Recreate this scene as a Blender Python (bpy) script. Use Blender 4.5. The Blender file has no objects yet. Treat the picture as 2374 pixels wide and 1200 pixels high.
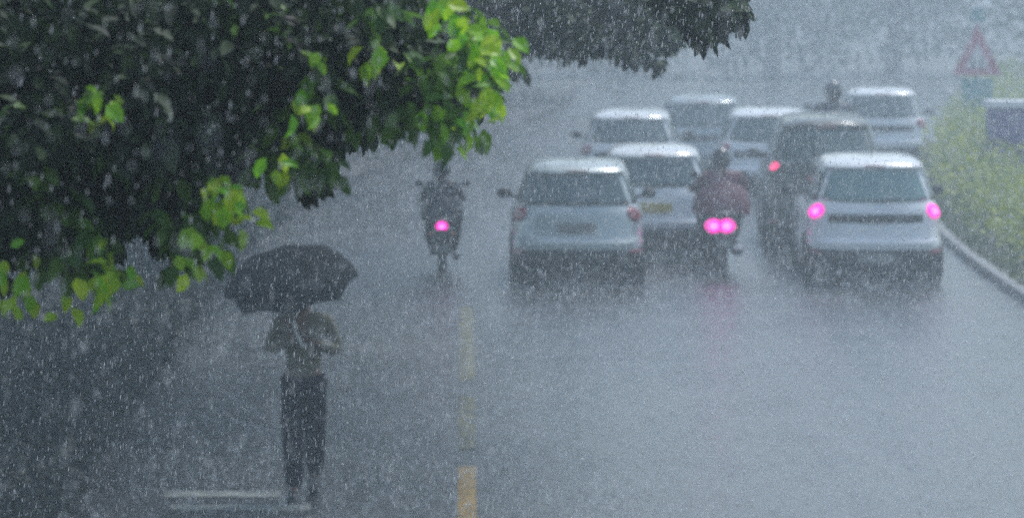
import bpy, bmesh, math, random
import numpy as np
from mathutils import Vector, Matrix, Euler

R = math.radians
PI = math.pi
random.seed(11)
rng = np.random.default_rng(11)
SC = bpy.context.scene
COL = SC.collection

# ------------------------------------------------------------------ camera
CAM_H = 4.35
FPX = 8900.0                       # focal length in photograph pixels
PITCH, YAW = math.atan(778 / FPX), math.atan(107 / FPX)
cam_d = bpy.data.cameras.new('camera')
cam_d.sensor_width = 36.0
cam_d.lens = 36.0 * FPX / 2374.0
cam_d.clip_start = 0.3
cam_d.clip_end = 2000
cam_d.dof.use_dof = True
cam_d.dof.focus_distance = 12.5
cam_d.dof.aperture_fstop = 6.3
cam = bpy.data.objects.new('camera', cam_d)
cam.location = (0, 0, CAM_H)
cam.rotation_euler = (PI / 2 - PITCH, 0, -YAW)
COL.objects.link(cam)
SC.camera = cam
CAM_R = cam.rotation_euler.to_matrix()

# ------------------------------------------------------------------ world, sun, exposure
SUN_EL, SUN_AZ = R(64), R(38)     # azimuth measured clockwise from +Y
world = bpy.data.worlds.new('World')
SC.world = world
world.use_nodes = True
wn = world.node_tree.nodes
wl = world.node_tree.links
bg = wn['Background']
sky = wn.new('ShaderNodeTexSky')
sky.sky_type = 'NISHITA'
sky.sun_disc = False
sky.sun_elevation = SUN_EL
sky.sun_rotation = SUN_AZ
sky.air_density = 1.6
sky.dust_density = 2.0
hs = wn.new('ShaderNodeHueSaturation')
hs.inputs['Saturation'].default_value = 1.0     # grey rain sky
wl.new(sky.outputs[0], hs.inputs['Color'])
wl.new(hs.outputs[0], bg.inputs['Color'])
bg.inputs['Strength'].default_value = 0.12

sun_d = bpy.data.lights.new('sun', 'SUN')
sun_d.energy = 1.5
sun_d.angle = R(14)
sun_d.color = (0.93, 0.97, 1.0)
sun = bpy.data.objects.new('sun', sun_d)
sdir = Vector((math.sin(SUN_AZ) * math.cos(SUN_EL), math.cos(SUN_AZ) * math.cos(SUN_EL), math.sin(SUN_EL)))
sun.rotation_euler = sdir.to_track_quat('Z', 'Y').to_euler()
sun.location = sdir * 60
COL.objects.link(sun)

SC.view_settings.view_transform = 'Standard'
SC.view_settings.look = 'None'
SC.view_settings.gamma = 1.0
SC.view_settings.exposure = 0.60
SC.view_settings.use_curve_mapping = False
SC.render.engine = 'CYCLES'
SC.cycles.use_denoising = False
SC.cycles.max_bounces = 6
SC.cycles.diffuse_bounces = 3
SC.cycles.glossy_bounces = 3
SC.cycles.transmission_bounces = 4
SC.cycles.volume_bounces = 2
SC.cycles.transparent_max_bounces = 8
SC.cycles.caustics_reflective = False
SC.cycles.caustics_refractive = False
SC.cycles.sample_clamp_indirect = 4.0

HAZE_DENSITY = 0.0066

# ------------------------------------------------------------------ helpers
def ray(px, py):
    return CAM_R @ Vector(((px - 1187) / FPX, -(py - 600) / FPX, -1))

def at(px, py, d):
    v = ray(px, py)
    return Vector((0, 0, CAM_H)) + v * (d / v.y)

def on_ground(px, py, z=0.0):
    v = ray(px, py)
    return Vector((0, 0, CAM_H)) + v * ((z - CAM_H) / v.z)

def bend(y):
    """sideways shift of the road: it swings right, then runs on nearly straight"""
    t = max(0.0, y - 46.0)
    if t <= 30:
        return 0.0033 * t * t
    b76 = 0.0033 * 900
    u = min(t - 30, 24.0)
    v = max(0.0, t - 54)
    return b76 + 0.198 * u - 0.5 * (0.148 / 24) * u * u + 0.05 * v

def bend_yaw(y):
    return -math.atan((bend(y + 0.5) - bend(y - 0.5)))

def tag(o, label=None, cat=None, group=None, kind=None):
    if label: o['label'] = label
    if cat: o['category'] = cat
    if group: o['group'] = group
    if kind: o['kind'] = kind
    return o

def empty(name, loc=(0, 0, 0), rz=0.0, label=None, cat=None, group=None):
    o = bpy.data.objects.new(name, None)
    o.empty_display_size = 0.2
    o.location = loc
    o.rotation_euler = (0, 0, rz)
    COL.objects.link(o)
    return tag(o, label, cat, group)

def link_mesh(name, me, mat=None, parent=None, smooth=True):
    if mat is not None:
        me.materials.clear()
        me.materials.append(mat)
    if smooth and len(me.polygons):
        me.polygons.foreach_set('use_smooth', [True] * len(me.polygons))
    o = bpy.data.objects.new(name, me)
    COL.objects.link(o)
    if parent is not None:
        o.parent = parent
    return o

class MB:
    """collects simple shapes, build() links them as one mesh object"""
    def __init__(s):
        s.v, s.f = [], []
    def add(s, vs, fs):
        b = len(s.v)
        s.v += [tuple(v) for v in vs]
        s.f += [tuple(i + b for i in f) for f in fs]
        return s
    def box(s, c, d, rot=None, taper=1.0):
        hx, hy, hz = d[0] / 2, d[1] / 2, d[2] / 2
        vs = []
        for z in (-1, 1):
            k = taper if z > 0 else 1.0
            for x, y in ((-1, -1), (1, -1), (1, 1), (-1, 1)):
                p = Vector((x * hx * k, y * hy * k, z * hz))
                if rot is not None:
                    p = rot @ p
                vs.append(p + Vector(c))
        return s.add(vs, [(3, 2, 1, 0), (4, 5, 6, 7), (0, 1, 5, 4), (1, 2, 6, 5), (2, 3, 7, 6), (3, 0, 4, 7)])
    def tube(s, pts, rad, seg=8, caps=True):
        pts = [Vector(p) for p in pts]
        if not isinstance(rad, (list, tuple)):
            rad = [rad] * len(pts)
        b = len(s.v)
        for i, p in enumerate(pts):
            a = pts[max(0, i - 1)]
            c = pts[min(len(pts) - 1, i + 1)]
            t = (c - a)
            t = t.normalized() if t.length > 1e-9 else Vector((0, 0, 1))
            up = Vector((0, 0, 1)) if abs(t.z) < 0.9 else Vector((1, 0, 0))
            n = t.cross(up).normalized()
            m = t.cross(n).normalized()
            for k in range(seg):
                w = 2 * PI * k / seg
                s.v.append(tuple(p + (n * math.cos(w) + m * math.sin(w)) * rad[i]))
        for i in range(len(pts) - 1):
            for k in range(seg):
                k2 = (k + 1) % seg
                s.f.append((b + i * seg + k, b + (i + 1) * seg + k, b + (i + 1) * seg + k2, b + i * seg + k2))
        if caps:
            s.f.append(tuple(b + k for k in range(seg)))
            e = b + (len(pts) - 1) * seg
            s.f.append(tuple(e + k for k in reversed(range(seg))))
        return s
    def ball(s, c, r, seg=14, rings=9, rot=None, power=None):
        r = (r, r, r) if not isinstance(r, (list, tuple)) else r
        c = Vector(c)
        b = len(s.v)
        for i in range(rings + 1):
            th = PI * i / rings
            for k in range(seg):
                ph = 2 * PI * k / seg
                q = [math.sin(th) * math.cos(ph), math.sin(th) * math.sin(ph), math.cos(th)]
                if power:
                    q = [math.copysign(abs(u) ** power, u) for u in q]
                p = Vector((q[0] * r[0], q[1] * r[1], q[2] * r[2]))
                if rot is not None:
                    p = rot @ p
                s.v.append(tuple(c + p))
        for i in range(rings):
            for k in range(seg):
                k2 = (k + 1) % seg
                s.f.append((b + i * seg + k, b + (i + 1) * seg + k, b + (i + 1) * seg + k2, b + i * seg + k2))
        return s
    def lathe_x(s, prof, c, seg=24):
        """prof: (x, r) list, turned about the x axis"""
        b = len(s.v)
        for x, r in prof:
            for k in range(seg):
                w = 2 * PI * k / seg
                s.v.append((c[0] + x, c[1] + r * math.cos(w), c[2] + r * math.sin(w)))
        for i in range(len(prof) - 1):
            for k in range(seg):
                k2 = (k + 1) % seg
                s.f.append((b + i * seg + k, b + i * seg + k2, b + (i + 1) * seg + k2, b + (i + 1) * seg + k))
        return s
    def mesh(s, name):
        me = bpy.data.meshes.new(name)
        me.from_pydata(s.v, [], s.f)
        bm = bmesh.new()
        bm.from_mesh(me)
        bmesh.ops.recalc_face_normals(bm, faces=bm.faces)
        bm.to_mesh(me)
        bm.free()
        me.update()
        return me
    def build(s, name, mat, parent=None, smooth=False):
        return link_mesh(name, s.mesh(name), mat, parent, smooth)

# ------------------------------------------------------------------ materials
def mat_new(name):
    m = bpy.data.materials.new(name)
    m.use_nodes = True
    return m, m.node_tree.nodes, m.node_tree.links, m.node_tree.nodes['Principled BSDF']

def plain(name, col, rough=0.5, metal=0.0, coat=0.0, grime=0.0, spec=0.5, scale=6.0):
    m, n, l, b = mat_new(name)
    b.inputs['Base Color'].default_value = (*col, 1)
    b.inputs['Roughness'].default_value = rough
    b.inputs['Metallic'].default_value = metal
    b.inputs['Coat Weight'].default_value = coat
    b.inputs['Specular IOR Level'].default_value = spec
    if grime > 0:
        tc = n.new('ShaderNodeTexCoord')
        nz = n.new('ShaderNodeTexNoise')
        nz.inputs['Scale'].default_value = scale
        nz.inputs['Detail'].default_value = 6
        l.new(tc.outputs['Object'], nz.inputs['Vector'])
        mx = n.new('ShaderNodeMix')
        mx.data_type = 'RGBA'
        mx.inputs['A'].default_value = (*[c * (1 - grime) for c in col], 1)
        mx.inputs['B'].default_value = (*[min(1, c * (1 + grime * 0.5)) for c in col], 1)
        l.new(nz.outputs['Fac'], mx.inputs['Factor'])
        l.new(mx.outputs['Result'], b.inputs['Base Color'])
    return m

def emit(name, col, strength):
    m, n, l, b = mat_new(name)
    b.inputs['Base Color'].default_value = (*[min(1, c) * 0.5 for c in col], 1)
    b.inputs['Emission Color'].default_value = (*col, 1)
    b.inputs['Emission Strength'].default_value = strength
    b.inputs['Roughness'].default_value = 0.2
    return m

def leaf_mat(name, c1, c2, trans=0.35, rough=0.35, per='ISLAND', spec=0.5):
    m, n, l, b = mat_new(name)
    if per == 'ISLAND':
        g = n.new('ShaderNodeNewGeometry')
        fac = g.outputs['Random Per Island']
    else:
        g = n.new('ShaderNodeObjectInfo')
        fac = g.outputs['Random']
    mx = n.new('ShaderNodeMix')
    mx.data_type = 'RGBA'
    mx.inputs['A'].default_value = (*c1, 1)
    mx.inputs['B'].default_value = (*c2, 1)
    l.new(fac, mx.inputs['Factor'])
    l.new(mx.outputs['Result'], b.inputs['Base Color'])
    b.inputs['Roughness'].default_value = rough
    b.inputs['Specular IOR Level'].default_value = spec
    t = n.new('ShaderNodeBsdfTranslucent')
    l.new(mx.outputs['Result'], t.inputs['Color'])
    ms = n.new('ShaderNodeMixShader')
    ms.inputs[0].default_value = trans
    l.new(b.outputs[0], ms.inputs[1])
    l.new(t.outputs[0], ms.inputs[2])
    l.new(ms.outputs[0], n['Material Output'].inputs['Surface'])
    return m

def wet_asphalt():
    m, n, l, b = mat_new('wet_asphalt')
    tc = n.new('ShaderNodeTexCoord')
    big = n.new('ShaderNodeTexNoise')
    big.inputs['Scale'].default_value = 0.8
    big.inputs['Detail'].default_value = 5
    l.new(tc.outputs['Object'], big.inputs['Vector'])
    fine = n.new('ShaderNodeTexNoise')
    fine.inputs['Scale'].default_value = 38
    fine.inputs['Detail'].default_value = 4
    l.new(tc.outputs['Object'], fine.inputs['Vector'])
    rip = n.new('ShaderNodeTexVoronoi')
    rip.inputs['Scale'].default_value = 9
    rip.feature = 'SMOOTH_F1'
    l.new(tc.outputs['Object'], rip.inputs['Vector'])
    cr = n.new('ShaderNodeValToRGB')
    cr.color_ramp.elements[0].position = 0.35
    cr.color_ramp.elements[0].color = (0.016, 0.018, 0.020, 1)
    cr.color_ramp.elements[1].position = 0.65
    cr.color_ramp.elements[1].color = (0.075, 0.077, 0.080, 1)
    tr = n.new('ShaderNodeTexNoise')          # long smears left by tyres
    tr.inputs['Scale'].default_value = 1.0
    tr.inputs['Detail'].default_value = 3
    mp = n.new('ShaderNodeMapping')
    mp.inputs['Scale'].default_value = (2.6, 0.10, 1)
    l.new(tc.outputs['Object'], mp.inputs['Vector'])
    l.new(mp.outputs[0], tr.inputs['Vector'])
    av = n.new('ShaderNodeMix')
    av.inputs['Factor'].default_value = 0.45
    l.new(big.outputs['Fac'], av.inputs['A'])
    l.new(tr.outputs['Fac'], av.inputs['B'])
    l.new(av.outputs['Result'], cr.inputs['Fac'])
    l.new(cr.outputs['Color'], b.inputs['Base Color'])
    rr = n.new('ShaderNodeMapRange')
    rr.inputs['From Min'].default_value = 0.35
    rr.inputs['From Max'].default_value = 0.65
    rr.inputs['To Min'].default_value = 0.10
    rr.inputs['To Max'].default_value = 0.42
    l.new(av.outputs['Result'], rr.inputs['Value'])
    l.new(rr.outputs['Result'], b.inputs['Roughness'])
    b.inputs['IOR'].default_value = 1.4
    ad = n.new('ShaderNodeMath')
    ad.operation = 'ADD'
    l.new(fine.outputs['Fac'], ad.inputs[0])
    l.new(rip.outputs['Distance'], ad.inputs[1])
    mid = n.new('ShaderNodeTexNoise')
    mid.inputs['Scale'].default_value = 5.0
    mid.inputs['Detail'].default_value = 5
    mid.inputs['Roughness'].default_value = 0.65
    l.new(tc.outputs['Object'], mid.inputs['Vector'])
    a2 = n.new('ShaderNodeMath')
    a2.operation = 'MULTIPLY_ADD'
    a2.inputs[1].default_value = 2.6
    l.new(mid.outputs['Fac'], a2.inputs[0])
    l.new(ad.outputs[0], a2.inputs[2])
    ad = a2
    bp = n.new('ShaderNodeBump')
    bp.inputs['Strength'].default_value = 0.5
    bp.inputs['Distance'].default_value = 0.02
    l.new(ad.outputs[0], bp.inputs['Height'])
    l.new(bp.outputs[0], b.inputs['Normal'])
    l.new(bp.outputs[0], b.inputs['Coat Normal'])
    b.inputs['Coat Weight'].default_value = 0.9
    b.inputs['Coat Roughness'].default_value = 0.28
    b.inputs['Coat IOR'].default_value = 1.33
    return m

def paint_mat(name, col, keep=0.5, scale=5.0, soft=0.08):
    """road paint worn through in patches"""
    m, n, l, b = mat_new(name)
    tc = n.new('ShaderNodeTexCoord')
    nz = n.new('ShaderNodeTexNoise')
    nz.inputs['Scale'].default_value = scale
    nz.inputs['Detail'].default_value = 8
    nz.inputs['Roughness'].default_value = 0.7
    l.new(tc.outputs['Object'], nz.inputs['Vector'])
    mr = n.new('ShaderNodeMapRange')
    mr.inputs['From Min'].default_value = keep - soft
    mr.inputs['From Max'].default_value = keep + soft
    l.new(nz.outputs['Fac'], mr.inputs['Value'])
    mx = n.new('ShaderNodeMix')
    mx.data_type = 'RGBA'
    mx.inputs['A'].default_value = (*col, 1)
    mx.inputs['B'].default_value = (0.05, 0.052, 0.054, 1)
    l.new(mr.outputs['Result'], mx.inputs['Factor'])
    l.new(mx.outputs['Result'], b.inputs['Base Color'])
    b.inputs['Roughness'].default_value = 0.35
    return m

M = dict(
    asphalt=wet_asphalt(),
    earth=plain('wet_earth', (0.07, 0.065, 0.05), 0.55, grime=0.5, scale=0.8),
    verge=plain('verge_soil', (0.09, 0.085, 0.06), 0.6, grime=0.5, scale=1.5),
    dark_soil=plain('shade_dark_soil', (0.030, 0.028, 0.026), 0.75, grime=0.5, scale=1.2),  # verge soil set very dark to stand in for shade on the left
    old_kerb=plain('weathered_dark_kerb', (0.030, 0.030, 0.028), 0.8, grime=0.5, scale=3.0),  # left kerb colour darkened so it blends into the verge
    ground_cover=leaf_mat('ground_cover_leaf', (0.012, 0.018, 0.016), (0.038, 0.050, 0.034), 0.2, 0.6),  # leaf colour kept near black to add to the left-hand shade
    leaf_fresh=leaf_mat('fresh_leaf', (0.045, 0.12, 0.028), (0.17, 0.34, 0.045), 0.45, 0.45),
    kerb=plain('kerb_concrete', (0.30, 0.30, 0.30), 0.45, grime=0.35, scale=3.0),
    yellow=paint_mat('yellow_paint', (0.55, 0.31, 0.02), 0.53, 9.0, 0.14),
    yellow_worn=paint_mat('worn_yellow_paint', (0.26, 0.23, 0.08), 0.47, 7.0),
    white_worn=paint_mat('worn_white_paint', (0.40, 0.42, 0.38), 0.53, 4.0, 0.14),
    bark=plain('bark', (0.06, 0.048, 0.04), 0.8, grime=0.5, scale=9),
    leaf_dark=leaf_mat('mature_leaf', (0.012, 0.020, 0.015), (0.055, 0.10, 0.034), 0.2, 0.6, spec=0.3),
    leaf_mid=leaf_mat('mid_leaf', (0.030, 0.055, 0.025), (0.07, 0.10, 0.04), 0.25, 0.45),
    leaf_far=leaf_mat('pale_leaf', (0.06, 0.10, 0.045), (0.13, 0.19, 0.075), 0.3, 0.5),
    leaf_new=leaf_mat('young_backlit_leaf', (0.22, 0.62, 0.03), (0.62, 0.80, 0.05), 0.55, 0.35, 'OBJECT'),  # young green, brightened further to carry backlight the shoots lack
    hedge=leaf_mat('hedge_leaf', (0.10, 0.17, 0.03), (0.52, 0.58, 0.06), 0.35, 0.5),
    grass=leaf_mat('grass', (0.06, 0.11, 0.03), (0.14, 0.19, 0.05), 0.3, 0.6),
    white=plain('white_paint', (0.80, 0.82, 0.83), 0.22, coat=0.6, grime=0.06, scale=2),
    silver=plain('silver_paint', (0.50, 0.56, 0.55), 0.28, metal=0.25, coat=0.6, grime=0.08, scale=2),
    olive=plain('dark_olive_paint', (0.045, 0.055, 0.045), 0.3, coat=0.6, grime=0.1, scale=2),
    grey_car=plain('blue_grey_paint', (0.30, 0.36, 0.38), 0.28, coat=0.6, grime=0.08, scale=2),
    glass=plain('car_glass', (0.085, 0.125, 0.120), 0.08, spec=0.9),
    glass_teal=plain('lit_teal_glass', (0.15, 0.27, 0.26), 0.08, spec=0.9),  # teal base stands in for brightness seen through or reflected in the pane
    black=plain('black_plastic', (0.022, 0.023, 0.025), 0.5, grime=0.3),
    rubber=plain('tyre_rubber', (0.018, 0.018, 0.019), 0.7, grime=0.2),
    alloy=plain('wheel_alloy', (0.45, 0.46, 0.47), 0.35, metal=0.8),
    chrome=plain('chrome', (0.7, 0.7, 0.72), 0.15, metal=1.0),
    lens_off=plain('red_lens', (0.28, 0.03, 0.05), 0.15, coat=0.5),
    lens_clear=plain('clear_lens', (0.7, 0.72, 0.74), 0.1, coat=0.5),
    lens_amber=plain('amber_lens', (0.6, 0.25, 0.03), 0.15, coat=0.5),
    brake=emit('lit_brake_lens', (1.0, 0.0, 0.46), 1.25),
    brake_hot=emit('lit_brake_bulb', (1.0, 0.16, 0.80), 2.2),
    brake_dim=emit('lit_tail_lens', (1.0, 0.06, 0.22), 1.1),
    plate=plain('number_plate', (0.30, 0.30, 0.28), 0.4, grime=0.1),
    plate_y=plain('yellow_number_plate', (0.65, 0.50, 0.10), 0.4, grime=0.1),
    umbrella=plain('umbrella_cloth', (0.008, 0.014, 0.018), 0.8, grime=0.3, scale=14, spec=0.2),
    steel=plain('umbrella_steel', (0.35, 0.36, 0.38), 0.3, metal=0.9),
    handle=plain('pale_handle', (0.75, 0.75, 0.72), 0.4),
    skin=plain('skin', (0.20, 0.11, 0.07), 0.5),
    hair=plain('hair', (0.012, 0.010, 0.010), 0.6),
    khaki=plain('wet_khaki_shirt', (0.19, 0.18, 0.13), 0.75, grime=0.4, scale=18),
    trousers=plain('wet_dark_trousers', (0.010, 0.008, 0.018), 0.85, grime=0.4, scale=18, spec=0.25),
    shoe=plain('dark_shoe', (0.012, 0.011, 0.011), 0.4),
    red_jacket=plain('dull_red_jacket', (0.15, 0.038, 0.06), 0.6, grime=0.4, scale=14),
    dark_coat=plain('dark_raincoat', (0.016, 0.018, 0.028), 0.45, grime=0.3, scale=14),
    helmet=plain('black_helmet', (0.012, 0.012, 0.014), 0.2, coat=0.6),
    bike=plain('dark_scooter_paint', (0.015, 0.018, 0.024), 0.3, coat=0.5, grime=0.1),
    sign_red=plain('sign_red', (0.50, 0.06, 0.14), 0.4, grime=0.15),
    sign_white=plain('sign_white', (0.72, 0.68, 0.72), 0.4, grime=0.1),
    sign_black=plain('sign_black', (0.02, 0.02, 0.03), 0.5),
    sign_teal=plain('sign_teal', (0.06, 0.30, 0.31), 0.45, grime=0.2),
    galv=plain('galvanised_post', (0.32, 0.34, 0.36), 0.45, metal=0.5, grime=0.2),
    cab_blue=plain('indigo_cabinet_paint', (0.10, 0.07, 0.27), 0.45, grime=0.3, scale=4),
    cab_white=plain('white_cabinet_roof', (0.80, 0.80, 0.82), 0.4, grime=0.08),
)

def rain_mat():
    m, n, l, b = mat_new('rain_water')
    b.inputs['Base Color'].default_value = (0.86, 0.90, 0.94, 1)
    b.inputs['Roughness'].default_value = 0.15
    t = n.new('ShaderNodeBsdfTranslucent')
    t.inputs['Color'].default_value = (0.9, 0.93, 0.96, 1)
    a = n.new('ShaderNodeMixShader')
    a.inputs[0].default_value = 0.5
    l.new(b.outputs[0], a.inputs[1])
    l.new(t.outputs[0], a.inputs[2])
    tr = n.new('ShaderNodeBsdfTransparent')
    c = n.new('ShaderNodeMixShader')
    c.inputs[0].default_value = 0.68
    l.new(tr.outputs[0], c.inputs[1])
    l.new(a.outputs[0], c.inputs[2])
    l.new(c.outputs[0], n['Material Output'].inputs['Surface'])
    return m
M['rain'] = rain_mat()

# ------------------------------------------------------------------ ground, road, kerbs, verges
mb = MB()
mb.add([(-300, -60, -0.06), (300, -60, -0.06), (300, 420, -0.06), (-300, 420, -0.06)], [(0, 1, 2, 3)])
tag(mb.build('ground', M['earth']), kind='structure')

ys = [-20, 0, 10, 20, 30, 40] + [40 + 3 * i for i in range(1, 20)] + [99]
XL, XR = -2.95, 6.40
def strip(name, xa, xb, za, zb, mat, skirt=False):
    vs, fs = [], []
    prof = [(xa, za), (xb, zb)]
    for y in ys:
        for x, z in prof:
            vs.append((x + bend(y), y, z))
    k = len(prof)
    for i in range(len(ys) - 1):
        for j in range(k - 1):
            fs.append((i * k + j, i * k + j + 1, (i + 1) * k + j + 1, (i + 1) * k + j))
    m = MB().add(vs, fs)
    return m.build(name, mat)
def rail(name, xa, xb, z0, z1, mat):
    vs, fs = [], []
    for y in ys:
        o = bend(y)
        vs += [(xa + o, y, z0), (xa + o, y, z1 - 0.015), (xa + 0.015 + o, y, z1), (xb - 0.015 + o, y, z1), (xb + o, y, z1 - 0.015), (xb + o, y, z0)]
    for i in range(len(ys) - 1):
        for j in range(5):
            fs.append((i * 6 + j, i * 6 + j + 1, (i + 1) * 6 + j + 1, (i + 1) * 6 + j))
    return MB().add(vs, fs).build(name, mat)

road = tag(strip('road', XL, XR, 0, 0, M['asphalt']), kind='structure')
tag(rail('kerb_right', XR, XR + 0.16, -0.05, 0.12, M['kerb']), kind='structure')
tag(rail('kerb_left', XL - 0.20, XL, -0.05, 0.13, M['old_kerb']), kind='structure')
tag(strip('verge_right', XR + 0.16, XR + 14, 0.10, 0.10, M['verge']), kind='structure')
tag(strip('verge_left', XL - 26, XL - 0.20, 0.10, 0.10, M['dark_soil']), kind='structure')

MB().add([(-70, 99, 0.0), (90, 99, 0.0), (90, 106, 0.0), (-70, 106, 0.0)], [(0, 1, 2, 3)]).build('cross_street', M['asphalt'])['kind'] = 'structure'

def flat(name, pts, mat, z=0.004):
    return MB().add([(x, y, z) for x, y in pts], [tuple(range(len(pts)))]).build(name, mat, road)
def lane_dash(y0, y1, w, mat, x0=0.0):
    xs = [(x0 - w / 2 + bend(y0), y0), (x0 + w / 2 + bend(y0), y0), (x0 + w / 2 + bend(y1), y1), (x0 - w / 2 + bend(y1), y1)]
    flat('centre_marking', xs, mat)
cx = on_ground(1083, 1150).x
lane_dash(25.5, 30.6, 0.14, M['yellow'], cx)
lane_dash(31.6, 35.2, 0.15, M['yellow_worn'], cx)
lane_dash(36.4, 43.5, 0.15, M['yellow_worn'], cx)
for py0, py1, pxa, pxb in ((1138, 1152, 380, 650), (1170, 1184, 395, 720)):
    a, b_, c, d = on_ground(pxa, py1), on_ground(pxb, py1), on_ground(pxb, py0), on_ground(pxa, py0)
    flat('crossing_marking', [(p.x, p.y) for p in (a, b_, c, d)], M['white_worn'])

# ------------------------------------------------------------------ leaves and trees
LEAF_V = np.array([(0, 0, 0), (0.26, 0.32, 0.05), (0.20, 0.70, 0.03), (0, 1.0, -0.10), (-0.20, 0.70, 0.03), (-0.26, 0.32, 0.05), (0, 0.36, -0.03), (0, 0.72, -0.05)], float)
LEAF_F = [(0, 1, 6), (1, 2, 7, 6), (2, 3, 7), (7, 3, 4), (6, 7, 4, 5), (0, 6, 5)]

def rot_from_dirs(y, up):
    """n rotation matrices with local +Y along y and local +Z near up"""
    y = y / np.linalg.norm(y, axis=1, keepdims=True)
    x = np.cross(y, up)
    ln = np.linalg.norm(x, axis=1, keepdims=True)
    x = np.where(ln > 1e-4, x / np.maximum(ln, 1e-6), np.array([[1.0, 0, 0]]))
    z = np.cross(x, y)
    return np.stack([x, y, z], axis=2)

def scatter_mesh(name, P, D, U, S, tv=LEAF_V, tf=LEAF_F):
    n = len(P)
    Rm = rot_from_dirs(D, U)
    V = np.einsum('nij,kj->nki', Rm, tv) * S[:, None, None] + P[:, None, :]
    k = len(tv)
    V = V.reshape(-1, 3)
    loops = np.concatenate([np.array(f) for f in tf])
    sizes = np.array([len(f) for f in tf])
    starts = np.concatenate([[0], np.cumsum(sizes)[:-1]])
    allv = (loops[None, :] + (np.arange(n) * k)[:, None]).ravel()
    alls = (starts[None, :] + (np.arange(n) * len(loops))[:, None]).ravel()
    me = bpy.data.meshes.new(name)
    me.vertices.add(len(V))
    me.vertices.foreach_set('co', V.astype(np.float32).ravel())
    me.loops.add(len(allv))
    me.loops.foreach_set('vertex_index', allv.astype(np.int32))
    me.polygons.add(len(alls))
    me.polygons.foreach_set('loop_start', alls.astype(np.int32))
    me.update(calc_edges=True)
    me.validate()
    return me

def unit(n):
    v = rng.normal(size=(n, 3))
    return v / np.linalg.norm(v, axis=1, keepdims=True)

def clump_leaves(centres, radii, per, size, droop=0.5, shell=0.5):
    """leaves spread through ellipsoidal sprays: more of them near each spray's skin"""
    Ps, Ds = [], []
    for c, r, k in zip(centres, radii, per):
        k = int(k)
        d = unit(k)
        rad = rng.random(k) ** shell
        p = np.array(c) + d * rad[:, None] * np.array(r)
        Ps.append(p)
        dd = d * 0.8 + unit(k) * 0.7
        dd[:, 2] -= droop
        Ds.append(dd)
    P, D = np.concatenate(Ps), np.concatenate(Ds)
    U = unit(len(P)) * 0.7 + np.array([0, 0, 1.0])
    if isinstance(size, (list, tuple)):
        size = np.repeat(np.array(size), [int(k) for k in per])
    S = size * (0.65 + 0.7 * rng.random(len(P)))
    return P, D, U, S

def limb(mbx, a, b, r0, r1, sag=0.0, seg=7, wig=0.12, n=6):
    a, b = Vector(a), Vector(b)
    L = (b - a).length
    pts, rad = [], []
    for i in range(n + 1):
        t = i / n
        p = a.lerp(b, t)
        w = math.sin(PI * t) * wig * L * 0.3
        p += Vector((random.uniform(-1, 1) * w, random.uniform(-1, 1) * w, random.uniform(-.5, 1) * w + sag * math.sin(PI * t)))
        pts.append(p)
        rad.append(r0 + (r1 - r0) * t)
    mbx.tube(pts, rad, seg)
    return pts

def make_tree(name, label, loc, height, crown_c, crown_r, n_clump, per, leaf, mat, trunk_r=0.22, group=None, clump_r=0.9, cat='tree'):
    root = empty(name, loc, 0, label, cat, group)
    tb = MB()
    fork = Vector((random.uniform(-.2, .2), random.uniform(-.2, .2), height * 0.34))
    pts = [Vector((0, 0, -0.1)), Vector((0, 0, 0.25)), fork * 0.6 + Vector((0.08, 0, 0)), fork]
    tb.tube(pts, [trunk_r * 1.5, trunk_r * 1.1, trunk_r * 0.9, trunk_r * 0.8], 10)
    cs, rs = [], []
    cc, cr = Vector(crown_c), Vector(crown_r)
    d = unit(n_clump)
    rad = rng.random(n_clump) ** 0.45
    for i in range(n_clump):
        c = cc + Vector((d[i, 0] * cr.x, d[i, 1] * cr.y, d[i, 2] * cr.z)) * float(rad[i])
        cs.append(tuple(c))
        k = clump_r * random.uniform(0.6, 1.25)
        rs.append((k, k, k * 0.62))
    for i in range(0, n_clump, max(1, n_clump // 14)):
        limb(tb, fork, cs[i], trunk_r * 0.5, 0.025, n=5)
    tb.build('trunk', M['bark'], root, True)
    P, D, U, S = clump_leaves(cs, rs, [per] * n_clump, leaf)
    cr_o = link_mesh('crown', scatter_mesh('crown', P, D, U, S), mat, root, False)
    cr_o['kind'] = 'stuff'
    return root

# --- the near tree: boughs hang into the upper left of the view
ND = 8.6
near_poly = [(-60, 690), (40, 640), (95, 575), (150, 590), (190, 665), (250, 690), (275, 560), (320, 515), (370, 560), (430, 610), (470, 560), (468, 450), (535, 440),
             (560, 400), (600, 345), (640, 350), (690, 430), (755, 440), (775, 345), (840, 400), (880, 300), (925, 325), (950, 240), (1010, 262), (1070, 285),
             (1135, 245), (1160, 190), (1150, 130), (1100, 65), (1030, 10), (1000, -60), (-60, -60)]
def in_poly(x, y, poly):
    c = False
    j = len(poly) - 1
    for i in range(len(poly)):
        xi, yi = poly[i]
        xj, yj = poly[j]
        if (yi > y) != (yj > y) and x < (xj - xi) * (y - yi) / (yj - yi) + xi:
            c = not c
        j = i
    return c
def poly_edge_dist(x, y, poly):
    best = 1e9
    for i in range(len(poly)):
        x1, y1 = poly[i]
        x2, y2 = poly[(i + 1) % len(poly)]
        dx, dy = x2 - x1, y2 - y1
        t = max(0, min(1, ((x - x1) * dx + (y - y1) * dy) / (dx * dx + dy * dy)))
        best = min(best, math.hypot(x - x1 - t * dx, y - y1 - t * dy))
    return best

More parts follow.
